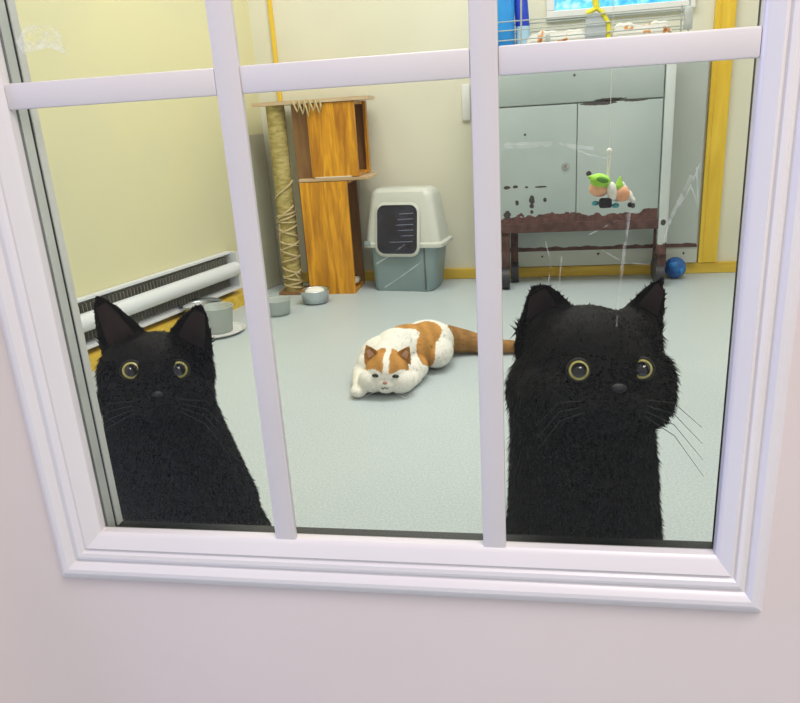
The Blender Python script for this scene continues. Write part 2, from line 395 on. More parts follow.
# ------------------------------------------------------------------ litter box
l_ = empty('litter_box',(-.35,2.46,0)); tag(l_,'hooded litter box with grey tub and off-white hood','litter box')
def rrect(x0,x1,y0,y1,z,r,n=6):
    pts=[]
    for cx,cy,a in ((x1-r,y1-r,0),(x0+r,y1-r,PI/2),(x0+r,y0+r,PI),(x1-r,y0+r,1.5*PI)):
        for i in range(n+1): pts.append(Vector((cx+r*math.cos(a+PI/2*i/n),cy+r*math.sin(a+PI/2*i/n),z)))
    return pts
def loft(mb, loops, cap0=True, cap1=True):
    R=[[mb.b.verts.new(p) for p in L] for L in loops]; n=len(R[0])
    for A,B in zip(R,R[1:]):
        for k in range(n): mb.b.faces.new((A[k],A[(k+1)%n],B[(k+1)%n],B[k]))
    if cap0: mb.b.faces.new(R[0][::-1])
    if cap1: mb.b.faces.new(R[-1])
    return mb
LF=2.352
tb=loft(MB(),[rrect(-.490,-.236,LF+.006,2.545,.0,.035),rrect(-.496,-.228,LF+.002,2.55,.01,.035),rrect(-.508,-.205,LF,2.555,.19,.035)]).build('tub', M['tub'], l_); shade(tb)
# hood: rim, tapering walls and rounded top
hd=loft(MB(),[rrect(-.530,-.180,LF-.014,2.56,.186,.03),rrect(-.530,-.180,LF-.014,2.56,.200,.03),rrect(-.520,-.192,LF-.006,2.555,.207,.035),
   rrect(-.500,-.222,LF+.020,2.535,.385,.035),rrect(-.493,-.230,LF+.026,2.528,.405,.035),rrect(-.475,-.25,LF+.045,2.51,.417,.03)]).build('hood', M['hood'], l_); shade(hd,40)
def slope(z): return min(LF-.006+(z-.207)/(.385-.207)*.026, LF-.0175) if z<.216 else LF-.006+(z-.207)/(.385-.207)*.026
def arch(x0,x1,z0,z1,r,off):
    pts=[]
    for cx,cz,a in ((x1-r,z1-r,0),(x0+r,z1-r,PI/2),(x0+r,z0+r,PI),(x1-r,z0+r,1.5*PI)):
        for i in range(7):
            X=cx+r*math.cos(a+PI/2*i/6); Z=cz+r*math.sin(a+PI/2*i/6); pts.append(Vector((X,slope(Z)-off,Z)))
    return pts
A0=arch(-.468,-.272,.150,.368,.040,.003); A1=arch(-.458,-.282,.162,.356,.032,.008)
q=MB(); ra=[q.b.verts.new(p) for p in A0]; rb=[q.b.verts.new(p) for p in A1]; rc=[q.b.verts.new(p+Vector((0,.010,0))) for p in A1]
for A,B in ((ra,rb),(rb,rc)):
    for k in range(len(A)): q.b.faces.new((A[k],A[(k+1)%len(A)],B[(k+1)%len(A)],B[k]))
shade(q.build('doorway_rim', M['hood'], l_))
q=MB(); q.prism(arch(-.460,-.280,.160,.358,.034,.0040),(0,.002,0)); fl=q.build('entry_flap', M['flap'], l_)
q=MB()  # thin pale bars across the flap, standing in for its reflections
for k in range(6):
    z=.21+k*.022; q.tube([(-.40+.008*k,slope(z)-.007,z),(-.300,slope(z)-.007,z+.003)], .0018, 6)
shade(q.build('flap_glint', M['flap_glint'], fl))
q=MB(); q.box(-.518,-.490,LF-.019,LF-.010,.192,.212,.004); shade(q.build('side_latch', M['tub'], l_))
q=MB(); q.box(-.262,-.256,LF-.004,LF+.01,.01,.185,.002); shade(q.build('tub_groove', M['tub_dark'], l_))

l_.rotation_euler.z=math.radians(-10); l_.scale=(.98,.88,1); l_.location=(-.346,2.447,0)
# ------------------------------------------------------------------ bowls
def bowl(name, c, r, hgt, mat, label, group=None):
    e = empty(name, c); tag(e,label,'bowl',group)
    q=MB(); q.lathe(c,[(.001,.003),(r*.78,.003),(r*.84,.006),(r*.97,hgt*.93),(r*1.06,hgt),(r*1.06,hgt-.003),(r*.99,hgt-.006),(r*.92,.010),(r*.8,.008),(.001,.008)][::-1],36)
    q.build('bowl_body', mat, e, True); return e
e=bowl('feeding_bowl',(-.708,2.20,0),.058,.056,M['steel'],'round stainless steel bowl in front of the wooden cat tree')
shade(MB().ell((-.708,2.20,.046),(.040,.040,.018)).build('bowl_lid', M['toy_white'], e))
bowl('feeding_bowl',(-.812,2.03,0),.053,.062,M['clear'],'pale bowl half hidden by the left bar, nearer than the steel one')
o=MB(); o.lathe((-.965,1.80,0),[(.001,.002),(.085,.002),(.10,.012),(.102,.012),(.088,.006),(.001,.006)],40)
o=o.build('serving_plate', M['white_plastic'], None, True); tag(o,'white round plate on the floor under the clear tub','plate')
e=empty('water_dish',(-.975,1.80,.007)); tag(e,'clear plastic tub standing on the white plate below the heater','tub')
q=MB(); q.lathe((-.955,1.80,.007),[(.001,0),(.048,0),(.058,.088),(.062,.090),(.059,.092),(.055,.088),(.046,.004),(.001,.004)],32); q.build('tub_body', M['clear'], e, True)
e=empty('steel_dish',(-1.085,1.735,0)); tag(e,'shallow steel dish on the floor beside the clear tub, behind the left ear','bowl')
q=MB(); q.lathe((-1.06,1.90,0),[(.001,.002),(.055,.002),(.068,.07),(.078,.085),(.076,.087),(.065,.074),(.05,.006),(.001,.006)],32); q.build('bowl_body', M['steel'], e, True)

# ------------------------------------------------------------------ rusty steel cart
c_ = empty('steel_cabinet',(.35,2.44,0)); tag(c_,'old grey-white steel cabinet on casters, rusted along its lower edge','cabinet')
CY=2.36
MB().box(-.03,.628,CY+.012,2.505,.262,.855).box(-.045,.668,CY,2.51,.855,.87).build('body', M['steel_drawer'], c_)
ld=shade(MB().box(-.028,.3215,CY,CY+.012,.262,.700,.002).build('door', M['steel_door'], c_))
rd=shade(MB().box(.3245,.6265,CY,CY+.012,.262,.700,.002).build('door', M['steel_door'], c_))
dr=shade(MB().box(-.028,.6265,CY,CY+.012,.705,.853,.002).build('drawer', M['steel_drawer'], c_))
q=MB(); q.tube([(.281,CY-.005,.477),(.281,CY+.004,.477)], .013, 20); lk=shade(q.build('lock', M['steel'], ld))
q=MB(); q.tube([(.281,CY-.008,.477),(.281,CY-.004,.477)], .006, 16); shade(q.build('keyhole', M['heater_dark'], lk))
q=MB(); q.box(-.03,.64,CY-.002,CY+.018,.226,.264,.002); q.box(-.03,.64,2.49,2.505,.226,.264); 
MB_=q; MB_.build('bottom_rail', M['rusty'], c_)
for x in (.632,):
    shade(MB().box(x,x+.034,CY-.008,CY+.026,.125,.856,.003).build('leg', M['steel_post'], c_))
shade(MB().box(.036,.068,CY+.006,CY+.034,.085,.24,.003).build('leg', M['rusty'], c_))
for x in (.07,.64): shade(MB().box(x,x+.03,2.48,2.505,.075,.24,.003).build('leg', M['rusty'], c_))
shade(MB().box(.638,.668,CY,CY+.022,.07,.125,.002).build('leg_foot', M['rusty'], c_))
for x,y in ((.050,CY+.010),(.645,CY+.012),(.085,2.485),(.655,2.480)):
    q=MB(); q.tube([(x-.016,y,.043),(x+.016,y,.043)], .043, 28); shade(q.build('caster', M['caster'], c_))
# metal sheet standing between the cabinet and the wall
o=MB().box(.0,.818,2.545,2.558,.118,.86,.001).box(.0,.82,2.540,2.545,.116,.122).build('sheet_metal_panel', M['panel']); tag(o,'pale painted metal sheet standing on the wall behind the steel cabinet','panel')
MB().box(.0,.822,2.545,2.56,.050,.116,.001).build('lower_strip', M['panel_low'], o)
# ball
q=MB(); q.ell((.728,2.488,.043),.043,sub=4); o=q.build('toy_ball', M['blue_ball'], None, True); tag(o,'small shiny blue ball on the floor right of the cabinet','ball')
q=MB(); q.ell((.712,2.456,.062),(.013,.010,.011)); q.ell((.745,2.453,.036),(.008,.010,.014)); shade(q.build('ball_marking', M['blue_plastic'], o))

# ------------------------------------------------------------------ things on the cabinet
ZT=.871
e=empty('wire_basket',(.35,2.44,ZT)); tag(e,'grey wire basket frame standing on top of the steel cabinet','basket')
q=MB()
for y in (CY+.004,2.50):
    for z in (.935,.968,.998): q.tube([(.0,y,z),(.70,y,z+.004)], .0022, 6)
for x in (.0,.70):
    for z in (.935,.968,.998): q.tube([(x,CY+.004,z),(x,2.50,z)], .0022, 6)
shade(q.build('wire_rails', M['wire'], e))
for x,y in ((0,CY+.004),(.70,CY+.004),(0,2.5),(.70,2.5)):
    q=MB(); q.tube([(x,y,ZT),(x,y,1.02)], .003, 6); shade(q.build('corner_wire', M['wire'], e))
q=MB(); q.tube([(.118,CY+.002,.90),(.120,CY+.002,1.20)], .0035, 6); shade(q.build('upright_wire', M['wire'], e))
q=MB(); q.box(.206,.222,CY-.003,CY+.004,.90,.945,.001); shade(q.build('clip', M['wire'], e))
q=MB(); q.box(.683,.712,CY-.004,CY+.008,.925,1.0,.003); shade(q.build('corner_clip', M['wire'], e))
def cloth(x0,x1,y0,y1,z0,z1,label,seed):
    random.seed(seed); q=MB(); n=int((x1-x0)/.03)
    for i in range(n+1):
        x=x0+(x1-x0)*i/n
        q.ell((x,(y0+y1)/2,z0+(z1-z0)*.5),(.032,(y1-y0)/2,(z1-z0)*(.5+random.uniform(-.06,.10))))
    o=q.build('folded_blanket', M['print'])
    m=o.modifiers.new('r','REMESH'); m.mode='VOXEL'; m.voxel_size=.006; s=o.modifiers.new('s','SMOOTH'); s.iterations=6; s.factor=.5
    dg=bpy.context.evaluated_depsgraph_get(); me=bpy.data.meshes.new_from_object(o.evaluated_get(dg)); o.modifiers.clear(); o.data=me
    mn=min(v.co.z for v in me.vertices)
    for v in me.vertices: v.co.z += z0-mn
    shade(o,180); tag(o,label,'blanket','printed blankets on the cabinet'); return o
cloth(.165,.325,CY+.012,CY+.047,ZT,.955,'white folded blanket with orange print left of the yellow-rimmed holder',1)
cloth(.47,.62,CY+.012,CY+.047,ZT,.955,'white folded blanket with orange print right of the yellow-rimmed holder',2)
e=empty('cleaner_bottle',(.075,2.42,ZT)); tag(e,'bright blue plastic bottle at the left end of the cabinet top','bottle')
q=MB(); loft(q,[rrect(.03,.095,2.39,2.45,ZT,.02),rrect(.03,.095,2.39,2.45,1.09,.02),rrect(.05,.075,2.405,2.435,1.13,.01)]); shade(q.build('bottle_body', M['blue_plastic'], e))
q=MB(); q.lathe((.0625,2.42,1.13),[(.014,0),(.014,.03),(.001,.03)],20); shade(q.build('cap', M['deep_blue'], e))
e=empty('detergent_jug',(.12,2.46,ZT)); tag(e,'deep blue jug with pale blue base beside the bright blue bottle','jug')
q=MB(); loft(q,[rrect(.098,.150,2.42,2.49,.985,.02),rrect(.090,.140,2.42,2.49,1.11,.02),rrect(.10,.13,2.44,2.47,1.14,.01)]); shade(q.build('jug_body', M['deep_blue'], e))
q=MB(); loft(q,[rrect(.10,.155,2.41,2.49,ZT,.02),rrect(.098,.150,2.42,2.49,.985,.02)]); shade(q.build('jug_base', M['pale_blue'], e))
e=empty('dust_holder',(.385,2.38,ZT)); tag(e,'grey plastic holder with a yellow arched rim standing on the cabinet','holder')
def holder(x0,x1,z1): return [Vector(p) for p in ((x0,CY+.012,ZT),(x1,CY+.012,ZT),(x1,CY+.012,z1-.03),(x1-.03,CY+.012,z1),(x0+.02,CY+.012,z1),(x0,CY+.012,z1-.015))]
q=MB(); q.prism(holder(.348,.418,1.005),(0,.03,0)); q.build('grey_panel', M['grey_plastic'], e)
q=MB(); q.tube([(.350,CY+.015,1.005),(.385,CY+.015,1.020),(.405,CY+.015,1.005),(.428,CY+.015,.965),(.428,CY+.015,ZT+.007)], .009, 10)
q.tube([(.385,CY+.016,1.015),(.375,CY+.016,1.08),(.345,CY+.016,1.12)], .012, 10)
shade(q.build('yellow_rim', M['yellow_plastic'], e))
# blue window on the back wall
w=MB().box(.215,.76,YB-.02,YB,1.012,1.042,.003).box(.215,.245,YB-.02,YB,1.042,1.5,.003).box(.73,.76,YB-.02,YB,1.042,1.5,.003).box(.215,.76,YB-.02,YB,1.5,1.53,.003).build('window_1', M['white_plastic']); tag(w,kind='structure')
MB().box(.245,.73,YB-.006,YB-.001,1.042,1.5).build('blue_pane', M['window_blue'], w)

# ------------------------------------------------------------------ hanging felt toy
TX,TY=.325,1.30
TOYK=1.22
e=empty('hanging_toy',(TX,TY,.50)); tag(e,'small felt toy with a green cap dangling on a string behind the glass','toy')
q=MB(); q.tube([(TX,TY,.598),(TX,TY,2.3)], .0007, 5); q.build('string', M['toy_white'], e)
q=MB(); q.tube([(TX-.001,TY,.53),(TX,TY,.56),(TX,TY,.592)], [.004,.004,.0035], 10); q.ell((TX,TY,.595),(.0065,.0065,.0075)); shade(q.build('stem', M['toy_white'], e))
q=MB(); q.ell((.308,TY-.002,.508),(.020,.016,.016)); shade(q.build('head', M['toy_peach'], e))
q=MB(); rr=Matrix.Rotation(math.radians(15),3,'Y')
q.ell((.309,TY-.008,.524),(.021,.017,.014),rr); q.cap((.300,TY-.008,.528),.009,(.288,TY-.010,.532),.003,6); cp=shade(q.build('cap', M['toy_green'], e))
q=MB(); q.ell((.312,TY-.023,.527),(.012,.004,.006),rr); shade(q.build('cap_fold', M['toy_dkgreen'], cp))
q=MB(); q.cap((.345,TY-.01,.512),.009,(.346,TY-.01,.528),.003,5); shade(q.build('green_ear', M['toy_green'], e))
q=MB(); q.ell((.332,TY-.012,.503),(.010,.011,.019),Matrix.Rotation(-.15,3,'Y')); q.cap((.350,TY-.004,.513),.008,(.372,TY-.004,.483),.006,8); q.ell((.352,TY+.004,.492),(.022,.012,.014)); shade(q.build('white_body', M['toy_white'], e))
q=MB(); q.ell((.352,TY-.014,.497),(.014,.009,.015)); shade(q.build('peach_belly', M['toy_peach'], e))
q=MB(); q.box(.308,.332,TY-.020,TY-.002,.471,.490,.004); shade(q.build('black_trousers', M['toy_black'], e))
q=MB(); q.ell((.367,TY-.012,.475),(.005,.005,.005)); shade(q.build('tail_tuft', M['toy_black'], e))
for x_,z_ in ((.301,.480),(.340,.474)): q=MB(); q.ell((x_,TY-.006,z_),(.0075,.006,.005)); shade(q.build('teal_foot', M['toy_teal'], e))

def spread(o):
    for v in o.data.vertices:
        v.co.x=TX+.003+(v.co.x-TX-.003)*TOYK; v.co.y=TY+(v.co.y-TY)*TOYK; v.co.z=.508+(v.co.z-.508)*TOYK
for o_ in list(bpy.data.objects):
    r_=o_
    while r_.parent: r_=r_.parent
    if r_.name=='hanging_toy' and o_.type=='MESH' and o_.name not in ('string','stem'): spread(o_)
# ------------------------------------------------------------------ cats
def remeshed(mb, voxel, iters, fac=.5):
    me=bpy.data.meshes.new('t'); mb.b.to_mesh(me); mb.b.free()
    o=bpy.data.objects.new('t',me); COL.objects.link(o)
    m=o.modifiers.new('r','REMESH'); m.mode='VOXEL'; m.voxel_size=voxel
    s=o.modifiers.new('s','SMOOTH'); s.iterations=iters; s.factor=fac
    dg=bpy.context.evaluated_depsgraph_get(); out=bpy.data.meshes.new_from_object(o.evaluated_get(dg))
    bpy.data.objects.remove(o); bpy.data.meshes.remove(me)
    return out
def add_fur(me, length, frac, flow, seed, lenfn=None, lift=.45):
    """grow tapered tufts out of the skin's own edges: one continuous mesh"""
    rs=np.random.RandomState(seed); nv=len(me.vertices)
    co=np.empty(nv*3); me.vertices.foreach_get('co',co); co=co.reshape(-1,3)
    no=np.empty(nv*3); me.vertices.foreach_get('normal',no); no=no.reshape(-1,3)
    ne=len(me.edges); ed=np.empty(ne*2,int); me.edges.foreach_get('vertices',ed); ed=ed.reshape(-1,2)
    sel=ed[rs.rand(ne)<frac]
    mid=(co[sel[:,0]]+co[sel[:,1]])/2; n=no[sel[:,0]]
    fl=np.array(flow(mid)) ; fl=fl-n*np.sum(fl*n,1)[:,None]; fl/= (np.linalg.norm(fl,axis=1)[:,None]+1e-6)
    dr=n*lift+fl*.85+rs.randn(*n.shape)*.15; dr/=np.linalg.norm(dr,axis=1)[:,None]
    L=length*(.5+rs.rand(len(sel)))
    if lenfn is not None: L=L*lenfn(mid)
    tip=mid+dr*L[:,None]; tip[:,2]=np.maximum(tip[:,2],.001)
    F=[tuple(p.vertices) for p in me.polygons]
    allv=np.vstack([co,tip]); F+= [(int(a),int(b),nv+i) for i,(a,b) in enumerate(sel)]
    out=bpy.data.meshes.new('fur'); out.from_pydata(allv.tolist(),[],F); out.update(); 
    return out
def ear_mesh(mb, bo, bi, tip, back, thick, cup, ragged=0., bulge=.12, n=10, mv=12, seed=1, pw=.72):
    """cupped ear: bo/bi outer and inner base corners, tip, back = unit vector pointing behind the ear"""
    bo,bi,tip,back=Vector(bo),Vector(bi),Vector(tip),Vector(back).normalized(); rs=random.Random(seed)
    grid=[]
    for j in range(mv+1):
        v=j/mv; vv=v
        L=bo.lerp(tip,vv); R=bi.lerp(tip,vv); ctr=(L+R)/2
        wm=(1+bulge*4*v*(1-v))
        half=(R-L)/2
        if v<1: wm*=(1-v)**(pw-1)
        wm=min(wm,6)
        if v==1: half=(bi-bo)*.02; wm=1
        row=[]
        for i in range(n+1):
            u=i/n*2-1
            e=ragged*(rs.uniform(-1,1)) if i==0 and 1<j<mv-1 else 0
            p=ctr+half*wm*u+(bi-bo).normalized()*e+back*(cup*(1-u*u)*(1-v*.7))
            row.append(p)
        grid.append(row)
    F=[[mb.b.verts.new(p) for p in row] for row in grid]
    B=[[mb.b.verts.new(p+back*thick*(1-.4*j/mv)) for p in row] for j,row in enumerate(grid)]
    for j in range(mv):
        for i in range(n):
            mb.b.faces.new((F[j][i],F[j][i+1],F[j+1][i+1],F[j+1][i])); mb.b.faces.new((B[j][i],B[j+1][i],B[j+1][i+1],B[j][i+1]))
        mb.b.faces.new((F[j][0],F[j+1][0],B[j+1][0],B[j][0])); mb.b.faces.new((F[j][n],B[j][n],B[j+1][n],F[j+1][n]))
    for i in range(n):
        mb.b.faces.new((F[0][i],B[0][i],B[0][i+1],F[0][i+1])); mb.b.faces.new((F[mv][i],F[mv][i+1],B[mv][i+1],B[mv][i]))
    return grid
def inner_ear(grid, back, parent, mat, a=.18, v0=.12, v1=.86, off=.0022):
    q=MB(); mv=len(grid)-1; n=len(grid[0])-1; js=[j for j in range(mv+1) if v0<=j/mv<=v1]; is_=[i for i in range(n+1) if a<=i/n<=1-a]
    V=[[q.b.verts.new(grid[j][i]-Vector(back).normalized()*off) for i in is_] for j in js]
    for A,B in zip(V,V[1:]):
        for k in range(len(A)-1): q.b.faces.new((A[k],A[k+1],B[k+1],B[k]))
    return q.build('inner_ear', mat, parent, True)
def eye(parent, c, gaze, r, pr, lid=1.16, up=Vector((0,0,1))):
    """eyeball with pupil looking along gaze, in a dark lid ring"""
    gaze=Vector(gaze).normalized(); c=Vector(c)
    q=MB(); q.ell(c,(r,r,r),sub=4); o=q.build('eye', M['iris'], parent, True)
    me=o.data; me.materials.append(M['lid'])
    for p in me.polygons:
        dd=(Vector(p.center)-c).normalized().dot(gaze)
        if dd<math.cos(math.radians(58)): p.material_index=1
    u=gaze.orthogonal().normalized(); w=gaze.cross(u)
    q=MB(); ctr=q.b.verts.new(c+gaze*(r+.0007)); prev=None; rings=[]
    N=24
    for k in range(1,6):
        a=pr/r*k/5; rings.append([q.b.verts.new(c+(gaze*math.cos(a)+(u*math.cos(2*PI*i/N)+w*math.sin(2*PI*i/N))*math.sin(a))*(r+.0007)) for i in range(N)])
    for i in range(N): q.b.faces.new((ctr,rings[0][i],rings[0][(i+1)%N]))
    for A,B in zip(rings,rings[1:]):
        for i in range(N): q.b.faces.new((A[i],A[(i+1)%N],B[(i+1)%N],B[i]))
    q.build('pupil', M['pupil'], o, True)
    a=math.radians(57); q=MB()
    q.tube([c+(gaze*math.cos(a)+(u*math.cos(2*PI*i/28)+w*math.sin(2*PI*i/28))*math.sin(a))*(r*1.02) for i in range(28)], r*.13, 8, closed=True)
    shade(q.build('eyelid', M['lid'], o),180)
    return o
def finish(me, name, mat, parent=None):
    me.name=name; o=bpy.data.objects.new(name,me); COL.objects.link(o); me.materials.clear(); me.materials.append(mat)
    me.polygons.foreach_set('use_smooth',[True]*len(me.polygons))
    if parent: o.parent=parent; o.matrix_parent_inverse=world_of(parent).inverted()
    return o
CAM=Vector((.1214,-.5476,.7190))
class Head:
    """local frame of a head: a to the cat's left seen from in front (image right), b up, c forward"""
    def __init__(s, o, fwd, tilt=0.):
        s.o=Vector(o); s.f=Vector(fwd).normalized(); s.r=Vector((0,0,1)).cross(s.f).normalized(); s.u=s.f.cross(s.r).normalized()
        if tilt:
            R=Matrix.Rotation(tilt,3,s.f); s.r=R@s.r; s.u=R@s.u
        s.R=Matrix((s.r,s.f,s.u)).transposed()
    def p(s,a,b,c): return s.o+s.r*a+s.u*b+s.f*c
    def v(s,a,b,c): return s.r*a+s.u*b+s.f*c

def black_cat_common(q, H, k, jowl):
    """skull, cheeks, brow, muzzle and chin; k scales the head"""
    E=lambda a,b,c,ra,rb,rc: q.ell(H.p(a*k,b*k,c*k),(ra*k,rc*k,rb*k),H.R)
    E(0,.002,0,.050,.046,.052); E(0,.012,-.012,.048,.040,.050)
    E(0,-.020,.040,.018,.014,.018); E(-.013,-.026,.044,.013,.011,.013); E(.013,-.026,.044,.013,.011,.013)
    E(0,-.036,.034,.014,.011,.014)
    E(0,.000,.036,.012,.022,.018)
    E(-.028*jowl,-.020,.010,.032,.030,.036); E(.028*jowl,-.020,.010,.032,.030,.036)

def whiskers(name, H, k, side, mat, parent, n=5, L=.07):
    q=MB()
    for i in range(n):
        b=-.022-.004*i; p0=H.p(side*.022*k,b*k,.050*k)
        d=H.v(side*1.0,-.25-.16*i,-.35)
        q.tube([p0,p0+d*L*.5+H.v(0,.004,0),p0+d*L+H.v(0,-.012,0)], [.0005,.0004,.0002], 4)
    return q.build(name, mat, parent)
# --- left black cat, sitting upright close behind the glass
LT=-9
def left_cat():
    Hc=Vector((-.275,.142,.456)); H=Head(Hc, CAM-Hc, math.radians(LT))
    q=MB(); k=1.02
    black_cat_common(q,H,k,1.0)
    # neck, chest, belly and haunches
    q.cap((-.292,.165,.43),.058,(-.298,.180,.36),.070,8,3)
    q.cap((-.298,.180,.36),.070,(-.290,.200,.25),.082,8,3)
    q.cap((-.292,.200,.25),.077,(-.288,.25,.11),.090,8,3)
    for s in (-1,1): q.ell(H.p(s*.040,.004,-.004),(.022,.032,.034),H.R)
    for s in (-1,1):
        q.ell((-.280+s*.058,.25,.080),(.050,.092,.080))
        q.cap((-.283+s*.040,.150,.24),.034,(-.280+s*.036,.132,.03),.021,12)
        q.ell((-.280+s*.036,.115,.018),(.023,.034,.018))
        q.ell((-.275+s*.085,.165,.018),(.024,.045,.018))
    tl=[(-.20,.36,.03),(-.14,.33,.024),(-.12,.25,.022),(-.135,.18,.02)]
    for a,b in zip(tl,tl[1:]): q.cap(a,.022,b,.019,8)
    gb={}
    back=-H.f
    gL=ear_mesh(q,(-.338,.148,.472),(-.278,.150,.500),(-.329,.142,.551),back,.007,.012,0,.06,seed=1,pw=.62)
    gR=ear_mesh(q,(-.208,.143,.474),(-.262,.150,.500),(-.208,.138,.541),back,.007,.012,0,.06,seed=2,pw=.62)
    me=remeshed(q,.0024,9)
    def flow(m):
        v=np.tile(np.array([0,-.1,-1.]),(len(m),1)); 
        hd=m[:,2]>.49; v[hd]=np.array([0.,.9,.45]); return v
    def ln(m):
        L=np.ones(len(m)); face=(m[:,2]>.42)&(np.linalg.norm(m-np.array(H.p(0,-.005,.05)),axis=1)<.045); L[face]=.4
        L[m[:,2]>.500]=.33; return L
    me=add_fur(me,.0065,.30,flow,5,ln,.22)
    o=finish(me,'black_cat',M['black_fur'])
    tag(o,'slimmer black cat sitting behind the left lower pane, staring out','cat')
    inner_ear(gL,back,o,M['ear_skin']); inner_ear(gR,back,o,M['ear_skin'])
    for s in (-1,1):
        c=H.p(s*.0238-.0018,.0085,.0388); eye(o,c,(CAM-c)+Vector((0,0,.05)),.0114,.0066)
    q=MB(); q.ell(H.p(0,-.0165,.0590),(.0055,.004,.0036),H.R); shade(q.build('nose',M['nose_dark'],o),180)
    whiskers('whiskers',H,k,-1,M['whisker'],o,4,.05); whiskers('whiskers',H,k,1,M['whisker'],o,4,.05)
left_cat()
# --- right black cat: bigger, jowly, head turned a little, torn ear
def right_cat():
    Hc=Vector((.184,.128,.470)); f=Matrix.Rotation(math.radians(20),3,'Z')@(CAM-Hc); H=Head(Hc,f,math.radians(-4))
    q=MB(); k=1.24
    black_cat_common(q,H,k,1.0)
    q.ell((.240,.115,.466),(.021,.028,.026)); q.ell((.236,.112,.446),(.018,.024,.018)); q.ell((.134,.135,.445),(.031,.038,.040)); q.ell((.18,.12,.425),(.055,.045,.035))
    q.ell((.153,.14,.497),(.030,.032,.030)); q.ell((.222,.14,.497),(.030,.035,.030))
    q.cap((.177,.165,.42),.071,(.182,.180,.36),.076,8,3)
    q.cap((.182,.180,.36),.077,(.186,.190,.25),.085,8,3)
    q.cap((.186,.190,.25),.085,(.185,.25,.13),.112,8,3)
    for s in (-1,1):
        q.ell((.185+s*.066,.25,.088),(.058,.10,.088))
        q.cap((.182+s*.040,.140,.26),.038,(.182+s*.038,.128,.03),.023,12)
        q.ell((.182+s*.038,.108,.019),(.025,.036,.019))
        q.ell((.185+s*.09,.165,.019),(.026,.048,.019))
    tl=[(.26,.36,.03),(.34,.36,.026),(.40,.30,.024),(.40,.22,.022)]
    for a,b in zip(tl,tl[1:]): q.cap(a,.025,b,.021,8)
    back=-H.f
    gL=ear_mesh(q,(.114,.145,.476),(.176,.150,.516),(.132,.135,.555),back,.007,.014,.0030,.06,seed=4,pw=.55)
    gR=ear_mesh(q,(.250,.145,.480),(.211,.150,.518),(.251,.138,.559),back,.007,.010,.0005,.03,seed=6)
    me=remeshed(q,.0024,9)
    def flow(m):
        v=np.tile(np.array([0,-.1,-1.]),(len(m),1)); 
        hd=m[:,2]>.505; v[hd]=np.array([0.,.9,.45]); 
        sd=(m[:,2]>.41)&(m[:,2]<.50)&(m[:,0]>.22); v[sd]=np.array([.7,0,-.6])
        return v
    def ln(m):
        L=np.ones(len(m))*1.1; face=np.linalg.norm(m-np.array(H.p(0,-.005,.06)),axis=1)<.055; L[face]=.4
        L[m[:,2]>.515]=.40; return L
    me=add_fur(me,.0075,.32,flow,8,ln,.24)
    o=finish(me,'black_cat',M['black_fur'])
    tag(o,'big-cheeked black cat with ragged ear behind the right lower pane','cat')
    inner_ear(gL,back,o,M['ear_skin']); inner_ear(gR,back,o,M['ear_skin'])
    for s,da in ((-1,0),(1,-.0005)):
        c=H.p(s*.0290+.0010,-.0005,.0512); eye(o,c,(CAM-c).normalized()*1.0+H.f*.22+Vector((0,0,.06)),.0114,.0068)
    q=MB(); q.ell(H.p(0,-.0165,.0730),(.0070,.005,.0042),H.R); shade(q.build('nose',M['nose_dark'],o),180)
    whiskers('whiskers',H,k,1,M['whisker'],o,4,.062); whiskers('whiskers',H,k,-1,M['whisker'],o,3,.04)
right_cat()
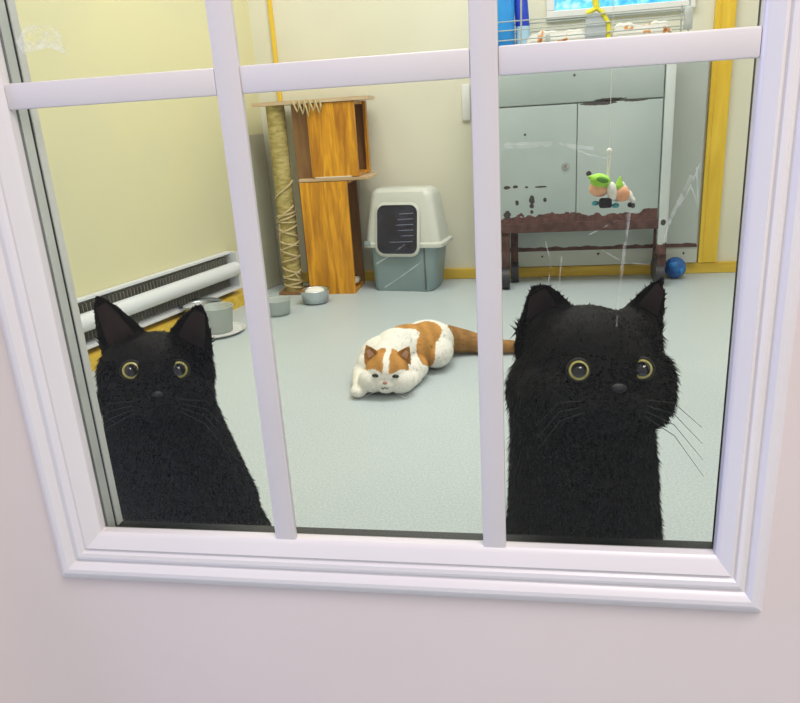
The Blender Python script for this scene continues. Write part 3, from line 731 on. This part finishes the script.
# --- orange and white cat lying flat, chin on the floor
def lying_cat():
    Hc=Vector((-.240,1.238,.056)); H=Head(Hc,(.10,-1,.14),math.radians(-4))
    q=MB(); k=1.2
    E=lambda a,b,c,ra,rb,rc: q.ell(H.p(a*k,b*k,c*k),(ra*k,rc*k,rb*k),H.R)
    E(0,0,0,.050,.044,.050); E(-.030,-.016,.012,.034,.028,.034); E(.030,-.016,.012,.034,.028,.034)
    E(0,-.018,.034,.022,.014,.018); E(0,-.030,.029,.019,.011,.017); E(0,-.012,.020,.034,.024,.028); E(0,.006,.034,.013,.016,.016)
    q.cap((-.250,1.300,.060),.055,(-.235,1.37,.070),.068,6,3)
    q.ell((-.262,1.355,.062),(.078,.075,.060)); q.ell((-.208,1.42,.066),(.086,.088,.066)); q.ell((-.163,1.490,.062),(.080,.085,.062))
    q.ell((-.130,1.44,.045),(.050,.075,.045)); q.ell((-.300,1.33,.045),(.045,.06,.045))
    q.ell((-.185,1.33,.035),(.045,.06,.036))
    q.cap((-.325,1.30,.030),.028,(-.315,1.215,.020),.019,8); q.ell((-.313,1.200,.017),(.023,.026,.017))
    q.cap((-.175,1.29,.025),.024,(-.19,1.235,.018),.018,6)
    tl=[(-.115,1.545,.050),(-.05,1.56,.036),(.0,1.553,.028),(.05,1.548,.024),(.105,1.552,.021)]; rr=[.046,.036,.027,.022,.019]
    for i in range(4): q.cap(tl[i],rr[i],tl[i+1],rr[i+1],8)
    back=Vector((0,.75,.25))
    gL=ear_mesh(q,H.p(-.062,.016,-.004),H.p(-.018,.044,-.004),H.p(-.058,.072,.004),back,.005,.010,0,.10)
    gR=ear_mesh(q,H.p(.062,.016,-.004),H.p(.018,.044,-.004),H.p(.058,.072,.004),back,.005,.010,0,.10)
    me=remeshed(q,.0030,5)
    zz=min(v.co.z for v in me.vertices)
    for v in me.vertices: v.co.z=max(v.co.z-max(zz,0),.0008)
    def flow(m):
        v=np.tile(np.array([.5,.9,-.35]),(len(m),1)); return v
    me=add_fur(me,.0035,.07,flow,11,lambda m: np.where(m[:,1]<1.24,.4,1.),.05)
    n=len(me.vertices); co=np.empty(n*3); me.vertices.foreach_get('co',co); co=co.reshape(-1,3)
    rs=np.random.RandomState(3)
    wob=.010*np.sin(co[:,0]*90+co[:,2]*70)+.008*np.sin(co[:,1]*110+1)+rs.randn(n)*.0035
    Rl=np.array([H.r,H.u,H.f]); L=(co-np.array(H.o))@Rl.T/k
    white=np.array([.80,.79,.72]); org=np.array([.50,.25,.065]); brn=np.array([.33,.17,.055])
    c=np.tile(white,(n,1))
    def blobm(cx,cy,cz,rx,ry,rz): return ((co[:,0]-cx)/rx)**2+((co[:,1]-cy)/ry)**2+((co[:,2]-cz)/rz)**2 + wob*8 < 1
    c[blobm(-.230,1.440,.125,.085,.045,.05)]=org
    c[blobm(-.155,1.440,.105,.042,.055,.052)]=org
    c[blobm(-.150,1.375,.075,.026,.075,.060)]=org
    tailm=(co[:,0]+.55*(co[:,1]-1.50)>-.085+wob*.6)&(co[:,1]>1.46); c[tailm]=brn
    hm=(L[:,1]>.013-.25*np.abs(np.abs(L[:,0])-.028)+wob*.2)&(np.abs(L[:,0])>.0065+.0*wob)&(L[:,2]>-.030)&(L[:,2]<.05)&(np.abs(L[:,0])<.062)&(L[:,1]<.085)
    c[hm]=org
    strp=.82+.25*(np.sin(co[:,0]*140+co[:,1]*60)+1)/2
    m2=(c!=white).any(1); c[m2]*=strp[m2][:,None]
    c*= (1+rs.randn(n)*.05)[:,None]; c=np.clip(c,0,.9)
    at=me.color_attributes.new('coat','FLOAT_COLOR','POINT'); at.data.foreach_set('color',np.hstack([c,np.ones((n,1))]).ravel())
    o=finish(me,'orange_and_white_cat',M['patch_fur'])
    tag(o,'white cat with orange patches lying on the floor, chin down, tail out','cat')
    inner_ear(gL,back,o,M['pink_ear'],.26,.1,.7); inner_ear(gR,back,o,M['pink_ear'],.26,.1,.7)
    for s in (-1,1):
        q=MB(); q.ell(H.p(s*.0255,.0015,.0535),(.0100,.0050,.0050),Matrix.Rotation(s*.0,3,'Y')@H.R); e_=shade(q.build('eye',M['lid'],o),180)
        q=MB(); q.ell(H.p(s*.0262,.0003,.0565),(.0034,.0022,.0016),H.R); shade(q.build('iris',M['dim_iris'],e_),180)
    q=MB(); q.ell(H.p(0,-.0150,.0625),(.0060,.0045,.0042),H.R); shade(q.build('nose',M['nose_pink'],o),180)
    q=MB(); q.tube([H.p(-.009,-.029,.061),H.p(-.005,-.031,.063),H.p(0,-.027,.0635),H.p(.005,-.031,.063),H.p(.009,-.029,.061)],.0012,5); q.build('mouth',M['nose_dark'],o)
    whiskers('whiskers',H,k,1,M['whisker_w'],o,4,.05); whiskers('whiskers',H,k,-1,M['whisker_w'],o,4,.05)
lying_cat()


# ------------------------------------------------------------------ lights
def area(name, loc, size, power, color, target=None, sy=None):
    L=bpy.data.lights.new(name,'AREA'); L.energy=power; L.color=color; L.size=size
    if sy: L.shape='RECTANGLE'; L.size_y=sy
    o=bpy.data.objects.new(name,L); COL.objects.link(o); o.location=loc
    if target: o.rotation_euler=(Vector(target)-Vector(loc)).to_track_quat('-Z','Y').to_euler()
    return o
area('ceiling_lamp',(-.15,1.55,2.27),1.2,32,(1,.985,.93),sy=.9)
area('ceiling_lamp',(.9,1.2,2.27),1.0,14,(1,.985,.98),sy=.4)
area('hall_lamp',(.75,-1.2,2.3),1.0,38,(1,.93,.88),(0,0,.5))
area('hall_window',(-2.0,-.42,1.0),.6,20,(.42,.50,1),(.3,0,.5))
W=bpy.data.worlds.new('World'); scn.world=W; W.use_nodes=True
W.node_tree.nodes['Background'].inputs[0].default_value=(.95,.93,.95,1); W.node_tree.nodes['Background'].inputs[1].default_value=.42

# ------------------------------------------------------------------ camera
A_=Vector((.98562332,.15777595,-.0604435)); B_=Vector((.00653531,.32187486,.94675967)); C_=Vector((-.16883114,.93354342,-.31621626))
cam=bpy.data.cameras.new('Camera'); co=bpy.data.objects.new('Camera',cam); COL.objects.link(co)
Rm=Matrix((A_,B_,-C_)).transposed().to_4x4(); co.matrix_world=Matrix.Translation(CAM)@Rm
cam.sensor_width=36; cam.lens=36*724.28/800; cam.clip_start=.02
scn.camera=co
scn.view_settings.view_transform='Standard'; scn.view_settings.look='None'; scn.view_settings.exposure=0; scn.view_settings.gamma=1
scn.cycles.max_bounces=10; scn.cycles.transparent_max_bounces=16
